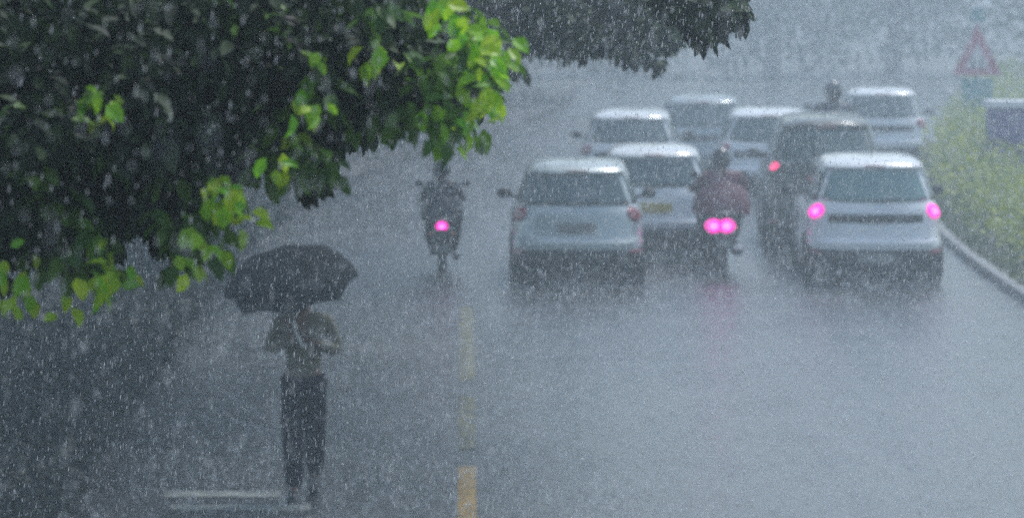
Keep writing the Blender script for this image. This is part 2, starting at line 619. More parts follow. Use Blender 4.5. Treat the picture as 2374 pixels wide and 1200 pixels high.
near_root = empty('roadside_tree', (-3.6, 8.4, 0.13), 0, 'large dark leafy tree with fresh bright green shoots filling the upper left', 'tree')
off = np.array(near_root.location)
cs, rs, per = [], [], []
tries = 0
while len(cs) < 430 and tries < 20000:
    tries += 1
    px, py = random.uniform(-60, 1160), random.uniform(-60, 700)
    if not in_poly(px, py, near_poly):
        continue
    e = poly_edge_dist(px, py, near_poly)
    if e < 20:
        continue
    if math.hypot((px - 985) / 60, (py - 212) / 22) < 1 or math.hypot((px - 640) / 28, (py - 372) / 22) < 1 or math.hypot((px - 905) / 40, (py - 190) / 18) < 1:
        continue                                        # gaps between the boughs
    dd = ND + random.uniform(-0.9, 1.9)
    p = at(px, py, dd)
    rp = min(e * 0.95, random.uniform(45, 105)) / FPX * dd
    cs.append(tuple(np.array(p) - off))
    rs.append((rp, rp * 1.3, rp * 0.9))
    per.append(16 + 5000 * rp * rp * 3)
n_in = len(cs)
# unseen crown above, left and behind, widened and thickened to shade the haze
for i in range(620):
    a = random.uniform(0, 2 * PI)
    rr = random.random() ** 0.5
    p = Vector((-2.6 + math.cos(a) * 5.2 * rr, 8.0 + math.sin(a) * 7.0 * rr, random.uniform(5.35, 8.2)))
    if p.y > 4 and p.x > -0.35 - 0.35 * (p.z - 5.0):  # opening shaped so sunlight reaches the right-hand shoots
        continue
    cs.append(tuple(np.array(p) - off))
    k = random.uniform(0.45, 0.85)
    rs.append((k, k, k * 0.55))
    per.append(110)
P, D, U, S = clump_leaves(cs, rs, per, [0.047] * n_in + [0.125] * (len(cs) - n_in), droop=0.7)
fo = link_mesh('foliage', scatter_mesh('foliage', P, D, U, S), M['leaf_dark'], near_root, False)
fo['kind'] = 'stuff'
cs, rs, per = [], [], []
for px, py, sp_x, sp_y, k in ((120, 330, 110, 90, 14), (230, 270, 40, 30, 6), (60, 470, 60, 80, 8), (190, 560, 70, 60, 9), (700, 150, 40, 90, 9), (745, 210, 16, 50, 6), (690, 385, 50, 30, 9),
                             (1090, 130, 45, 70, 12), (1050, 290, 25, 30, 6), (1010, 180, 50, 60, 6), (900, 270, 60, 40, 6), (560, 40, 80, 40, 5), (430, 560, 40, 40, 7), (330, 450, 90, 60, 6), (850, 60, 60, 50, 5), (500, 465, 12, 12, 2), (150, 620, 90, 30, 5)):
    for j in range(k):
        d = ND - random.uniform(0.5, 0.95)
        p = at(min(1146, px + random.gauss(0, sp_x * .7)), py - 20 + random.gauss(0, sp_y * .7), d)
        cs.append(tuple(np.array(p) - off))
        q = random.uniform(0.03, 0.06)
        rs.append((q, q * 1.3, q))
        per.append(random.randint(7, 15))
P, D, U, S = clump_leaves(cs, rs, per, 0.048, droop=0.8)
fo = link_mesh('fresh_foliage', scatter_mesh('fresh_foliage', P, D, U, S), M['leaf_fresh'], near_root, False)
fo['kind'] = 'stuff'
tb = MB()
tb.tube([(0, 0, -0.15), (0.02, 0, 0.4), (0.1, 0.05, 1.8), (0.25, 0.1, 3.2), (0.2, 0.3, 4.6)], [0.42, 0.31, 0.27, 0.24, 0.18], 14)
tb.build('trunk', M['bark'], near_root, True)
br_targets = [(1080, 120, 9.0), (1010, 230, 8.4), (760, 300, 9.2), (520, 420, 8.2), (420, 540, 8.8), (220, 560, 8.0), (40, 620, 8.4), (700, 60, 8.8), (870, 120, 9.4), (300, 300, 9.0)]
for px, py, d in br_targets:
    bb = MB()
    e = Vector(np.array(at(px, py, d)) - off)
    pts = limb(bb, (0.22, 0.1, 3.3 + random.uniform(-.4, 0.8)), e, 0.075, 0.008, sag=0.30, seg=7, wig=0.16, n=9)
    for j in (4, 5, 6, 7, 8):
        limb(bb, pts[j], pts[j] + Vector((random.uniform(-.3, .4), random.uniform(-.4, .4), random.uniform(-.28, .12))), 0.012, 0.003, n=4, seg=5)
    bb.build('branch', M['bark'], near_root, True)

# young bright shoots, every leaf one object
leaf_meshes = []
for i in range(4):
    v = LEAF_V.copy()
    v[:, 0] *= (1.25, 1.0, 1.4, 1.1)[i]
    v[3, 2] -= (0.0, 0.12, 0.05, 0.2)[i]
    v[(1, 5), 2] += (0.03, 0.0, 0.06, 0.1)[i]
    me = bpy.data.meshes.new('leaf')
    me.from_pydata([tuple(p) for p in v], [], LEAF_F)
    me.materials.append(M['leaf_new'])
    leaf_meshes.append(me)
shoots = [(1018, 30, 5), (1040, 45, 7), (1070, 72, 7), (1098, 95, 7), (1122, 125, 10), (1105, 140, 8), (1142, 160, 10), (1150, 195, 8), (1136, 228, 7), (1128, 250, 6), (1088, 130, 6),
          (1030, 268, 6), (1044, 295, 8), (1062, 318, 7), (1028, 300, 5),
          (738, 160, 6), (752, 190, 8), (742, 222, 8), (728, 245, 6), (750, 268, 5), (716, 130, 4), (868, 148, 7),
          (205, 262, 5), (240, 250, 6), (258, 262, 5), (488, 445, 6), (502, 472, 7), (520, 492, 5), (552, 492, 6), (568, 500, 4),
          (438, 588, 7), (462, 618, 7), (428, 612, 5), (470, 590, 4), (232, 590, 6), (248, 622, 8), (215, 640, 7), (244, 660, 8), (215, 690, 5), (262, 650, 5),
          (28, 660, 6), (42, 698, 7), (14, 690, 6), (4, 640, 4), (58, 660, 4), (148, 703, 6), (676, 372, 5), (652, 396, 5), (722, 402, 5), (655, 8, 5), (15, 5, 5), (70, 4, 5), (298, 545, 5), (112, 572, 4), (370, 588, 4)]
nleaf = 0
for px, py, k in shoots:
    d = ND - random.uniform(0.75, 1.05)
    c = at(px, py - 20, d)
    for j in range(k):
        if nleaf >= 300:
            break
        nleaf += 1
        o = bpy.data.objects.new('leaf', random.choice(leaf_meshes))
        COL.objects.link(o)
        o.parent = near_root
        s = random.uniform(0.030, 0.050)
        q = Vector((random.gauss(0, 0.020), random.gauss(0, 0.03), random.gauss(0, 0.022)))
        o.location = c + q - near_root.location
        yv = Vector((random.uniform(-.6, .7), random.uniform(-.6, .3), random.uniform(-1.2, 0.15))).normalized()
        up = Vector((random.uniform(-.3, .7), random.uniform(-1.0, -.1), random.uniform(0.3, 1)))
        xv = yv.cross(up).normalized()
        zv = xv.cross(yv)
        o.rotation_euler = Matrix((xv, yv, zv)).transposed().to_euler()
        o.scale = (s, s, s)

# --- second tree: its boughs reach over the road at the top centre
t2 = Vector((-5.2, 21.5, 0.13))
root = empty('overhanging_tree', t2, 0, 'dark tree whose boughs hang over the road at the top centre', 'tree')
cs, rs, per = [], [], []
o2 = np.array(t2)
poly2 = [(980, -120), (1120, 60), (1180, 120), (1260, 130), (1330, 150), (1390, 130), (1450, 150), (1520, 165), (1570, 130), (1590, 60), (1600, 20), (1720, -20), (1720, -120)]
while len(cs) < 150:
    px, py = random.uniform(980, 1720), random.uniform(-120, 165)
    if not in_poly(px, py, poly2):
        continue
    e = poly_edge_dist(px, py, poly2)
    if e < 16:
        continue
    dd = random.uniform(27, 34)
    rp = min(e, random.uniform(25, 55)) / FPX * dd
    cs.append(tuple(np.array(at(px, py, dd)) - o2))
    rs.append((rp, rp * 1.4, rp * 0.9))
    per.append(22 + 620 * rp * rp * 3)
for px, py, dd, rp in ((1690, 0, 15.5, .065), (1660, 22, 15.2, .06), (1640, 45, 15.6, .05), (1628, 62, 15.4, .035), (1700, 22, 15.6, .04), (1612, 14, 15.3, .06), (1590, -15, 15.6, .08), (1650, -30, 15.5, .09), (1560, 5, 15.8, .05)):
    cs.append(tuple(np.array(at(px, py, dd)) - o2))
    rs.append((rp, rp * 1.5, rp))
    per.append(34)
n_in = len(cs)
for i in range(520):  # unseen upper crown, spread and thickened to shade the road and haze
    a = random.uniform(0, 2 * PI)
    rr = random.random() ** 0.5
    p = Vector((-2.4 + math.cos(a) * 5.4 * rr, 22.5 + math.sin(a) * 8.5 * rr, random.uniform(5.0, 8.6)))
    cs.append(tuple(np.array(p) - o2))
    k = random.uniform(0.5, 0.9)
    rs.append((k, k, k * 0.6))
    per.append(80)
P, D, U, S = clump_leaves(cs, rs, per, [0.095] * n_in + [0.15] * (len(cs) - n_in), droop=0.6)
fo = link_mesh('foliage', scatter_mesh('foliage', P, D, U, S), M['leaf_dark'], root, False)
fo['kind'] = 'stuff'
tb = MB()
tb.tube([(0, 0, -0.15), (0.02, 0, 0.4), (0.1, 0.05, 2.0), (0.3, 0.1, 3.6)], [0.45, 0.34, 0.29, 0.24], 12)
tb.build('trunk', M['bark'], root, True)
for px, py, d in ((1650, 0, 15.5), (1500, 90, 29), (1300, 80, 30), (1200, 50, 28), (1400, 40, 31)):
    bb = MB()
    limb(bb, (0.3, 0.1, 3.5), np.array(at(px, py, d)) - o2, 0.11, 0.012, sag=0.5, n=9)
    bb.build('branch', M['bark'], root, True)

# --- row of trees on the left side of the road, fading away
row = [(-5.4, 36, 8.2, 'tall dark tree on the left verge, nearest behind the overhanging boughs'),
       (-5.4, 49, 8.6, 'second hazy tree of the row on the left verge'),
       (-5.4, 63, 8.0, 'third hazy tree of the row on the left verge'),
       (-5.4, 78, 8.8, 'fourth hazy tree of the row on the left verge'),
       (-5.6, 94, 8.4, 'fifth hazy tree of the row on the left verge')]
for x, y, h, lab in row:
    loc = (x + bend(y), y, 0.13)
    low = y > 60
    make_tree('street_tree', lab, loc, h, (1.9 if not low else 0.4, 0, h * (0.46 if low else 0.60)), (5.0 if not low else 3.6, 5.4, h * (0.40 if low else 0.34)), 170, 68, 0.25, M['leaf_mid'], 0.26, 'trees along the left verge', 1.0)  # nearer crowns made wide and dense to shade the left road and haze
rrow = [(10.6, 92, 8.5, 'pale hazy tree right behind the triangular sign, nearest of the right row')]
for x, y, h, lab in rrow:
    loc = (x + bend(y), y, 0.12)
    make_tree('distant_tree', lab, loc, h, (0, 0, h * 0.46), (3.2, 3.6, h * 0.42), 110, 34, 0.24, M['leaf_mid'], 0.24, 'trees beyond the hedge', 1.0)

for x, y, h, lab in [(0.5, 111, 9.0, 'misty tree across the end of the street, leftmost of the far row'), (4.6, 113, 9.5, 'misty tree across the end of the street, second from left in the far row'),
                     (8.8, 110, 8.8, 'misty tree across the end of the street, middle of the far row'), (12.6, 113, 9.4, 'misty tree across the end of the street, fourth from left in the far row'),
                     (16.4, 111, 9.0, 'misty tree across the end of the street, rightmost of the far row')]:
    make_tree('distant_tree', lab, (x, y, -0.06), h, (0, 0, h * 0.40), (3.0, 3.0, h * 0.42), 120, 40, 0.26, M['leaf_far'], 0.24, 'trees across the end of the street', 1.1)

# --- shrubs at the left edge, behind the cars
for i, (x, y, s, lab) in enumerate([(-4.9, 58, 1.0, 'dark shrub behind the lone rider, nearest of the left kerb shrubs'), (-4.9, 65, 1.25, 'dark shrub on the left kerb, second behind the lone rider'),
                                    (-5.0, 72, 1.45, 'dark shrub on the left kerb, third behind the lone rider'), (-5.1, 79, 1.6, 'hazy shrub, fourth of the left kerb row counted from the lone rider'),
                                    (-5.2, 86, 1.8, 'hazy shrub, fifth of the left kerb row counted from the lone rider'), (-5.3, 93, 2.0, 'faintest shrub, last of the left kerb row counted from the lone rider')]):
    loc = (x + bend(y), y, 0.12)
    rt = empty('shrub', loc, 0, lab, 'shrub', 'shrubs along the left kerb')
    cs = [(random.gauss(0, 0.6 * s), random.gauss(0, 1.2 * s), random.uniform(0.25, 1.3) * s) for _ in range(26)]
    P, D, U, S = clump_leaves(cs, [(0.5 * s, 0.6 * s, 0.4 * s)] * 26, [42] * 26, 0.15, 0.1)
    P[:, 2] = np.maximum(P[:, 2], 0.03)
    f = link_mesh('foliage', scatter_mesh('foliage', P, D, U, S), M['leaf_mid'], rt, False)
    f['kind'] = 'stuff'
    st = MB()
    for c in cs[:8]:
        limb(st, (c[0] * 0.2, c[1] * 0.2, -0.05), c, 0.03, 0.008, n=3, seg=5)
    st.build('stems', M['bark'], rt, True)['kind'] = 'stuff'

# --- low ground cover on the left verge
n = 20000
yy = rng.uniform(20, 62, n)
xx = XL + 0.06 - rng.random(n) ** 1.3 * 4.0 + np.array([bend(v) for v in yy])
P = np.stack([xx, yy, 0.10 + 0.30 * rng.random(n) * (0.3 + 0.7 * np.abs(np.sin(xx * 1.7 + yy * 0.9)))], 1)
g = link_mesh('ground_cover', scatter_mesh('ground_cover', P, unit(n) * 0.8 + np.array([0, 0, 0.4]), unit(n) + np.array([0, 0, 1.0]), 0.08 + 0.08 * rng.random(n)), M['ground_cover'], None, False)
tag(g, 'low ground cover on the left verge, coloured dark as shade', 'ground cover', kind='stuff')

# --- clipped hedge on the right verge
hr = empty('hedge', (XR + 1.0 + bend(52), 52, 0.12), 0, 'yellow-green hedge along the right kerb', 'hedge')
ho = np.array(hr.location)
cs, rs = [], []
y = 40.0
while y < 97:
    for q in range(4):
        c = Vector((XR + 0.42 + 0.4 * random.random() * 3.2 + bend(y), y + random.uniform(-.3, .3), 0.12 + random.uniform(0.10, 0.74)))
        cs.append(tuple(np.array(c) - ho))
        rs.append((0.34, 0.36, 0.24))
    y += 0.26
P, D, U, S = clump_leaves(cs, rs, [26] * len(cs), 0.095, -0.25)
P[:, 2] = np.maximum(P[:, 2], 0.02)
f = link_mesh('foliage', scatter_mesh('foliage', P, D, U, S), M['hedge'], hr, False)
f['kind'] = 'stuff'
st = MB()
for i in range(0, len(cs), 9):
    c = cs[i]
    limb(st, (c[0], c[1], -0.02), (c[0] + random.uniform(-.1, .1), c[1] + random.uniform(-.1, .1), 0.66), 0.018, 0.006, n=3, seg=5)
st.build('stems', M['bark'], hr, True)['kind'] = 'stuff'

# --- verge grass between kerb and hedge
n = 9000
yy = rng.uniform(36, 90, n)
xx = XR + 0.12 + rng.random(n) ** 1.5 * 3.2 + np.array([bend(v) for v in yy])
P = np.stack([xx, yy, np.full(n, 0.095)], 1)
D = unit(n) * 0.5 + np.array([0, 0, 1.0])
GV = np.array([(-0.05, 0, 0), (0.05, 0, 0), (0.03, 0.6, 0.08), (0, 1, 0.25)], float)
g = link_mesh('verge_grass', scatter_mesh('verge_grass', P, D, unit(n), 0.10 + 0.16 * rng.random(n), GV, [(0, 1, 2), (0, 2, 3)]), M['grass'], None, False)
tag(g, 'short wet grass growing between kerb and hedge', 'grass', kind='stuff')

# ------------------------------------------------------------------ cars
def boolean_cut(o, cutters):
    for c in cutters:
        m = o.modifiers.new('cut', 'BOOLEAN')
        m.object = c
        m.operation = 'DIFFERENCE'
        m.solver = 'EXACT'
    dg = bpy.context.evaluated_depsgraph_get()
    me = bpy.data.meshes.new_from_object(o.evaluated_get(dg))
    o.modifiers.clear()
    o.data = me
    for c in cutters:
        bpy.data.objects.remove(c, do_unlink=True)

class CarBody:
    def __init__(s, L, W, H, kind='hatch'):
        s.L, s.W, s.H = L, W, H
        h = W / 2
        belt = 0.63 * H
        if kind == 'hatch':
            y0 = [.12, .04, .0, .0, .05, .07, .09, .12, .15, .30, .36, .44, .62]
        elif kind == 'suv':
            y0 = [.10, .03, .0, .0, .04, .05, .05, .06, .07, .14, .17, .22, .40]
        else:  # sedan
            y0 = [.12, .04, .0, .0, .05, .07, .12, .55, .62, .98, 1.05, 1.15, 1.30]
        zz = [.19, .25, .38, .54, .59, .62, belt - .10, belt - .01, belt + .035, H - .115, H - .06, H - .025, H]
        ww = [h * .88, h * .955, h * .995, h, h * .985, h * .985, h * .97, h * .925, h * .90, h * .735, h * .70, h * .63, h * .46]
        yf = [.14, .06, 0, 0, .02, .05, .22, .95, 1.05, 1.72, 1.80, 1.90, 2.1]
        s.rows = [(z, w, a, L - b, n) for z, w, a, b, n in zip(zz, ww, y0, yf, [6] * 8 + [5] * 5)]
    def prm(s, z):
        r = s.rows
        if z <= r[0][0]: return r[0][1:]
        for a, b in zip(r, r[1:]):
            if a[0] <= z <= b[0]:
                t = (z - a[0]) / (b[0] - a[0])
                return tuple(a[i] + (b[i] - a[i]) * t for i in range(1, 5))
        return r[-1][1:]
    def pt(s, z, th, o=0.0):
        w, a, b, n = s.prm(z)
        w, hl, yc = w + o, (b - a) / 2 + o, (a + b) / 2
        c, sn = math.cos(th), math.sin(th)
        x = w * math.copysign(abs(c) ** (2 / n), c)
        y = yc + hl * math.copysign(abs(sn) ** (2 / n), sn)
        # tuck the corners in plan so the tail is gently bowed
        e = 0.10 * (abs(x) / w) ** 2 * max(0, (abs(y - yc) / hl - 0.8)) / 0.2
        y -= math.copysign(e, y - yc)
        return (x, y, z)
    def th_x(s, u):
        """angle at which the tail's point has x = u * half-width"""
        c = math.copysign(abs(u) ** 2.75, u)
        return -math.acos(max(-1, min(1, c)))
    def shell(s):
        m = MB()
        N = 64
        zs = []
        for a, b in zip(s.rows, s.rows[1:]):
            zs.append(a[0])
        zs.append(s.rows[-1][0])
        for z in zs:
            for k in range(N):
                th = 2 * PI * (k + 0.5) / N
                m.v.append(s.pt(z, th))
        for i in range(len(zs) - 1):
            for k in range(N):
                k2 = (k + 1) % N
                m.f.append((i * N + k, i * N + k2, (i + 1) * N + k2, (i + 1) * N + k))
        m.f.append(tuple(reversed(range(N))))
        m.f.append(tuple((len(zs) - 1) * N + k for k in range(N)))
        return m
    def patch(s, z0, z1, ta, tb, out=0.006, nz=6, nt=12, z_of=None, t_of=None):
        """raised panel following the body between two heights and two plan angles"""
        m = MB()
        for lay, o in ((0, out), (1, -0.012)):
            for i in range(nz + 1):
                for k in range(nt + 1):
                    u, v = k / nt, i / nz
                    z = z0 + (z1 - z0) * v
                    a, b = ta, tb
                    if t_of: a, b = t_of(v)
                    if z_of:
                        zz0, zz1 = z_of(u)
                        z = zz0 + (zz1 - zz0) * v
                    m.v.append(s.pt(z, a + (b - a) * u, o))
        q = (nz + 1) * (nt + 1)
        def ix(l, i, k): return l * q + i * (nt + 1) + k
        for i in range(nz):
            for k in range(nt):
                m.f.append((ix(0, i, k), ix(0, i, k + 1), ix(0, i + 1, k + 1), ix(0, i + 1, k)))
        for i in range(nz):
            for k in (0, nt):
                m.f.append((ix(0, i, k), ix(0, i + 1, k), ix(1, i + 1, k), ix(1, i, k)))
        for k in range(nt):
            for i in (0, nz):
                m.f.append((ix(0, i, k), ix(0, i, k + 1), ix(1, i, k + 1), ix(1, i, k)))
        return m

def make_wheel(parent, c, r, w, side):
    # wheel > tyre, rim
    e = bpy.data.objects.new('wheel', None)
    e.empty_display_size = 0.1
    COL.objects.link(e)
    e.parent = parent
    e.location = c
    t = MB().lathe_x([(-w / 2, r * .62), (-w / 2, r * .9), (-w * .4, r * .985), (0, r), (w * .4, r * .985), (w / 2, r * .9), (w / 2, r * .62)], (0, 0, 0), 28)
    t.build('tyre', M['rubber'], e, True)
    k = MB().lathe_x([(side * w * .30, 0.001), (side * w * .34, r * .18), (side * w * .22, r * .3), (side * w * .26, r * .55), (side * w * .46, r * .63), (-side * w * .46, r * .63)], (0, 0, 0), 24)
    for j in range(5):
        a = 2 * PI * j / 5
        k.box((side * w * .36, math.cos(a) * r * .38, math.sin(a) * r * .38), (w * .12, r * .16, r * .5), Matrix.Rotation(a - PI / 2, 3, 'X'))
    k.build('rim', M['alloy'], e, True)

def make_car(name, label, px, py, paint, W=1.68, H=1.50, L=3.8, kind='hatch', lamp='off', lamp_only=None, yaw=None, group=None, plate='plate', dark_band=True, lamp_z=None, mirrors=True, glass='glass'):
    g = on_ground(px, py)
    root = empty(name, (g.x, g.y - 0.45, 0), bend_yaw(g.y) * 0.6 if yaw is None else yaw, label, 'car', group)
    B = CarBody(L, W, H, kind)
    h, belt = W / 2, 0.63 * H
    body = B.shell().build('body', paint, root, True)
    r = 0.29 if kind != 'suv' else 0.35
    yax = (0.62, L - 0.78)
    cut = []
    for s in (-1, 1):
        for y in yax:
            mc = MB().lathe_x([(-0.16, 0.001), (-0.16, r + 0.055), (0.16, r + 0.055), (0.16, 0.001)], (s * (h - 0.09), y, r), 28)
            co = mc.build('cutter', None)
            co.parent = root
            cut.append(co)
    bpy.context.view_layer.update()
    boolean_cut(body, cut)
    me = body.data
    me.materials.clear(); me.materials.append(paint)
    for p in me.polygons:
        p.use_smooth = True
    try:
        me.set_sharp_from_angle(angle=R(38))
    except Exception:
        pass
    for s in (-1, 1):
        for y in yax:
            make_wheel(root, (s * (h - 0.115), y, r), r, 0.20, s)
    MB().box((0, L / 2, 0.21), (W * 0.78, L * 0.92, 0.10)).build('underbody', M['black'], root)
    # glass
    zt = H - 0.135
    wb = belt + 0.035
    def tail(u0, u1): return B.th_x(u0), B.th_x(u1)
    B.patch(wb + 0.02, zt, *tail(-.86, .86), 0.007, 7, 18, t_of=lambda v: tail(-.87 + .05 * v, .87 - .05 * v),
            z_of=lambda u: (wb + 0.02 + 0.03 * (2 * u - 1) ** 2 * (1 if dark_band else 0), zt - 0.03 * (2 * u - 1) ** 6)).build('rear_window', M[glass], root, True)
    B.patch(wb + .03, zt - .01, R(60), R(120), 0.006, 6, 14, t_of=lambda v: (math.acos(.82 ** 2.5), PI - math.acos(.82 ** 2.5))).build('windscreen', M['glass'], root, True)
    def side_patch(f0, f1, s):
        # fractions of the greenhouse length, 0 at the tail
        def ang(f):
            q = max(-0.999, min(0.999, 2 * f - 1))
            th = math.asin(math.copysign(abs(q) ** 2.5, q))
            return th if s > 0 else PI - th
        return B.patch(wb + .03, zt + 0.005, ang(f0), ang(f1), 0.006, 5, 8)
    for s in (-1, 1):
        side_patch(.08, .20, s).build('quarter_window', M['glass'], root, True)
        side_patch(.23, .52, s).build('side_window', M['glass'], root, True)
        side_patch(.55, .88, s).build('side_window', M['glass'], root, True)
        for y in (1.45, 2.35):
            w_ = B.prm(belt - .12)[0]
            MB().box((s * (w_ + .012), y, belt - .13), (.025, .17, .028)).build('door_handle', paint, root)
        if mirrors:
            mm = MB().ball((s * (h + .075), L - 1.55, belt + .06), (.095, .05, .065), 12, 8)
            mm.box((s * (h - .03), L - 1.53, belt + .02), (.16, .05, .03))
            mr = mm.build('wing_mirror', M['black'], root, True)
    # tail lamps
    lz = lamp_z if lamp_z else belt - 0.06
    lh = 0.6 if lamp_only else 1.0
    for s in (-1, 1):
        mt = M['lens_off']
        if lamp == 'on' or lamp_only == s:
            mt = M['brake_dim'] if lamp_only else M['brake']
        ua, ub = .95 * s, (.75 if not lamp_only else .84) * s
        tl = B.patch(lz - .085, lz + .085, *tail(ua, ub), 0.016, 8, 14, z_of=lambda u: (lz - .080 * lh * math.sqrt(max(.04, 1 - (2 * u - 1) ** 2)), lz + .090 * lh * math.sqrt(max(.06, 1 - (2 * u - 1) ** 2))))
        lo = tl.build('tail_light', mt, root, True)
        if lamp == 'on':
            w_ = B.prm(lz)[0]
            p = B.pt(lz, B.th_x(.84 * s), 0.018)
            MB().ball(p, (.055, .02, .040), 12, 8).build('bulb', M['brake_hot'], lo, True)
        B.patch(.40, .45, *tail(.93 * s, .74 * s), 0.016, 2, 6).build('reflector', M['lens_off'], root, True)
        B.patch(belt - .22, belt - .10, math.acos(.55 ** 2.75), math.acos(.93 ** 2.75), 0.01, 3, 6).build('headlight', M['lens_clear'], root, True) if s > 0 else \
            B.patch(belt - .22, belt - .10, PI - math.acos(.55 ** 2.75), PI - math.acos(.93 ** 2.75), 0.01, 3, 6).build('headlight', M['lens_clear'], root, True)
    # tail trim
    if dark_band:
        B.patch(belt - .185, belt - .085, *tail(-.66, .66), 0.004, 3, 14).build('tailgate_trim', M['black'], root, True)
    B.patch(.205, .48, *tail(-.97, .97), 0.010, 5, 20, z_of=lambda u: (.205, .46 + .07 * (2 * u - 1) ** 4)).build('lower_bumper', M['black'], root, True)
    zp = .36 if dark_band else belt - .2
    p = B.pt(zp, -PI / 2, 0.02)
    MB().box((0, p[1] - .006, zp), (.46, .014, .11)).build('number_plate', M[plate], root)
    sp = B.patch(H - .115, H - .045, *tail(-.93, .93), 0.03, 3, 14)
    spo = sp.build('spoiler', paint, root, True)
    ps = B.pt(H - .09, -PI / 2, 0.036)
    MB().box((0, ps[1], ps[2]), (.24, .012, .022)).build('high_brake_light', M['lens_off'], spo)
    pw = B.pt(wb + .05, -PI / 2, 0.02)
    MB().tube([(0, pw[1] - .005, wb + .03), (.28, B.pt(wb + .06, B.th_x(.4), .02)[1] - .004, wb + .065)], .009, 6).build('rear_wiper', M['black'], root)
    MB().tube([(0, 1.0, H - .01), (0, .72, H + .17)], [.008, .004], 6).build('aerial', M['black'], root)
    MB().tube([(-.45, .1, .2), (-.45, -.02, .2)], .025, 10).build('exhaust', M['chrome'], root)
    return root

QG = 'cars queuing ahead on the right half of the road'
make_car('hatchback', 'white hatchback with both brake lights glowing pink beside the right kerb', 2022, 660, M['white'], 1.70, 1.53, 3.85, lamp='on', group=QG, yaw=R(-1.5), glass='glass_teal')
make_car('hatchback', 'silver hatchback with unlit lamps, left of the car pair, nearest to the centre line', 1335, 660, M['silver'], 1.66, 1.47, 3.8, group=QG, yaw=R(-1.5), dark_band=False)
make_car('hatchback', 'white hatchback half hidden between the silver car and the red-jacketed rider', 1512, 606, M['white'], 1.62, 1.47, 3.7, group=QG, dark_band=False, plate='plate_y', yaw=R(-2))
make_car('utility_vehicle', 'tall dark olive vehicle with one pink tail light, hidden behind the braking white car', 1908, 585, M['olive'], 1.66, 1.78, 4.4, kind='suv', lamp_only=-1, lamp_z=1.15, group=QG, yaw=R(-3), dark_band=False)
make_car('hatchback', 'hazy white car above the silver hatchback, farther up the road', 1458, 470, M['white'], 1.66, 1.42, 4.1, kind='hatch', group=QG)
make_car('hatchback', 'hazy blue-grey car in the distance right of the hazy white one', 1622, 425, M['grey_car'], 1.66, 1.45, 3.8, group=QG)
make_car('hatchback', 'hazy white car showing its bright roof left of the dark olive vehicle', 1778, 470, M['white'], 1.66, 1.45, 3.8, group=QG, mirrors=False)
make_car('hatchback', 'farthest white car, roof just visible right of the tall dark rider', 2038, 398, M['white'], 1.66, 1.45, 3.8, group=QG)

# ------------------------------------------------------------------ people
def skin_mesh(verts, edges, radii, sub=2):
    me = bpy.data.meshes.new('skin_tmp')
    me.from_pydata([tuple(v) for v in verts], edges, [])
    o = bpy.data.objects.new('skin_tmp', me)
    COL.objects.link(o)
    mod = o.modifiers.new('skin', 'SKIN')
    mod.use_smooth_shade = True
    mod.branch_smoothing = 0.4
    for i, sv in enumerate(me.skin_vertices[0].data):
        rr = radii[i]
        sv.radius = rr if isinstance(rr, (tuple, list)) else (rr, rr)
        sv.use_root = (i == 0)
    s2 = o.modifiers.new('sub', 'SUBSURF')
    s2.levels = s2.render_levels = sub
    dg = bpy.context.evaluated_depsgraph_get()
    out = bpy.data.meshes.new_from_object(o.evaluated_get(dg))
    bpy.data.objects.remove(o, do_unlink=True)
    return out

def add_mesh(mb, me):
    mb.add([v.co[:] for v in me.vertices], [tuple(p.vertices) for p in me.polygons])

def hand(mb, wrist, fwd, side, palm_n, curl=0.9):
    """palm and five fingers that curl toward palm_n; the thumb leaves the side of the palm"""
    f, s, n = Vector(fwd).normalized(), Vector(side).normalized(), Vector(palm_n).normalized()
    w = Vector(wrist)
    rot = Matrix((s, f, n)).transposed()
    mb.ball(w + f * .05, (.042, .055, .016), 10, 8, rot)
    for k, (off, ln) in enumerate(((-.030, .070), (-.010, .080), (.010, .074), (.029, .058))):
        p = w + f * .088 + s * off
        pts, a = [p - f * .02], 0.25
        pts.append(p)
        for q in range(3):
            p = p + (f * math.cos(a) + n * math.sin(a)) * ln * (.42, .32, .26)[q]
            pts.append(p)
            a += curl
        mb.tube(pts, [.009, .0095, .0088, .0080, .0062], 7)
    p = w + f * .03 - s * .035
    pts = [p + s * .015, p, p + (f * .5 - s * .7 + n * .4) * .035, p + (f * .9 - s * .5 + n * .9) * .055]
    mb.tube(pts, [.011, .0115, .0105, .0075], 7)

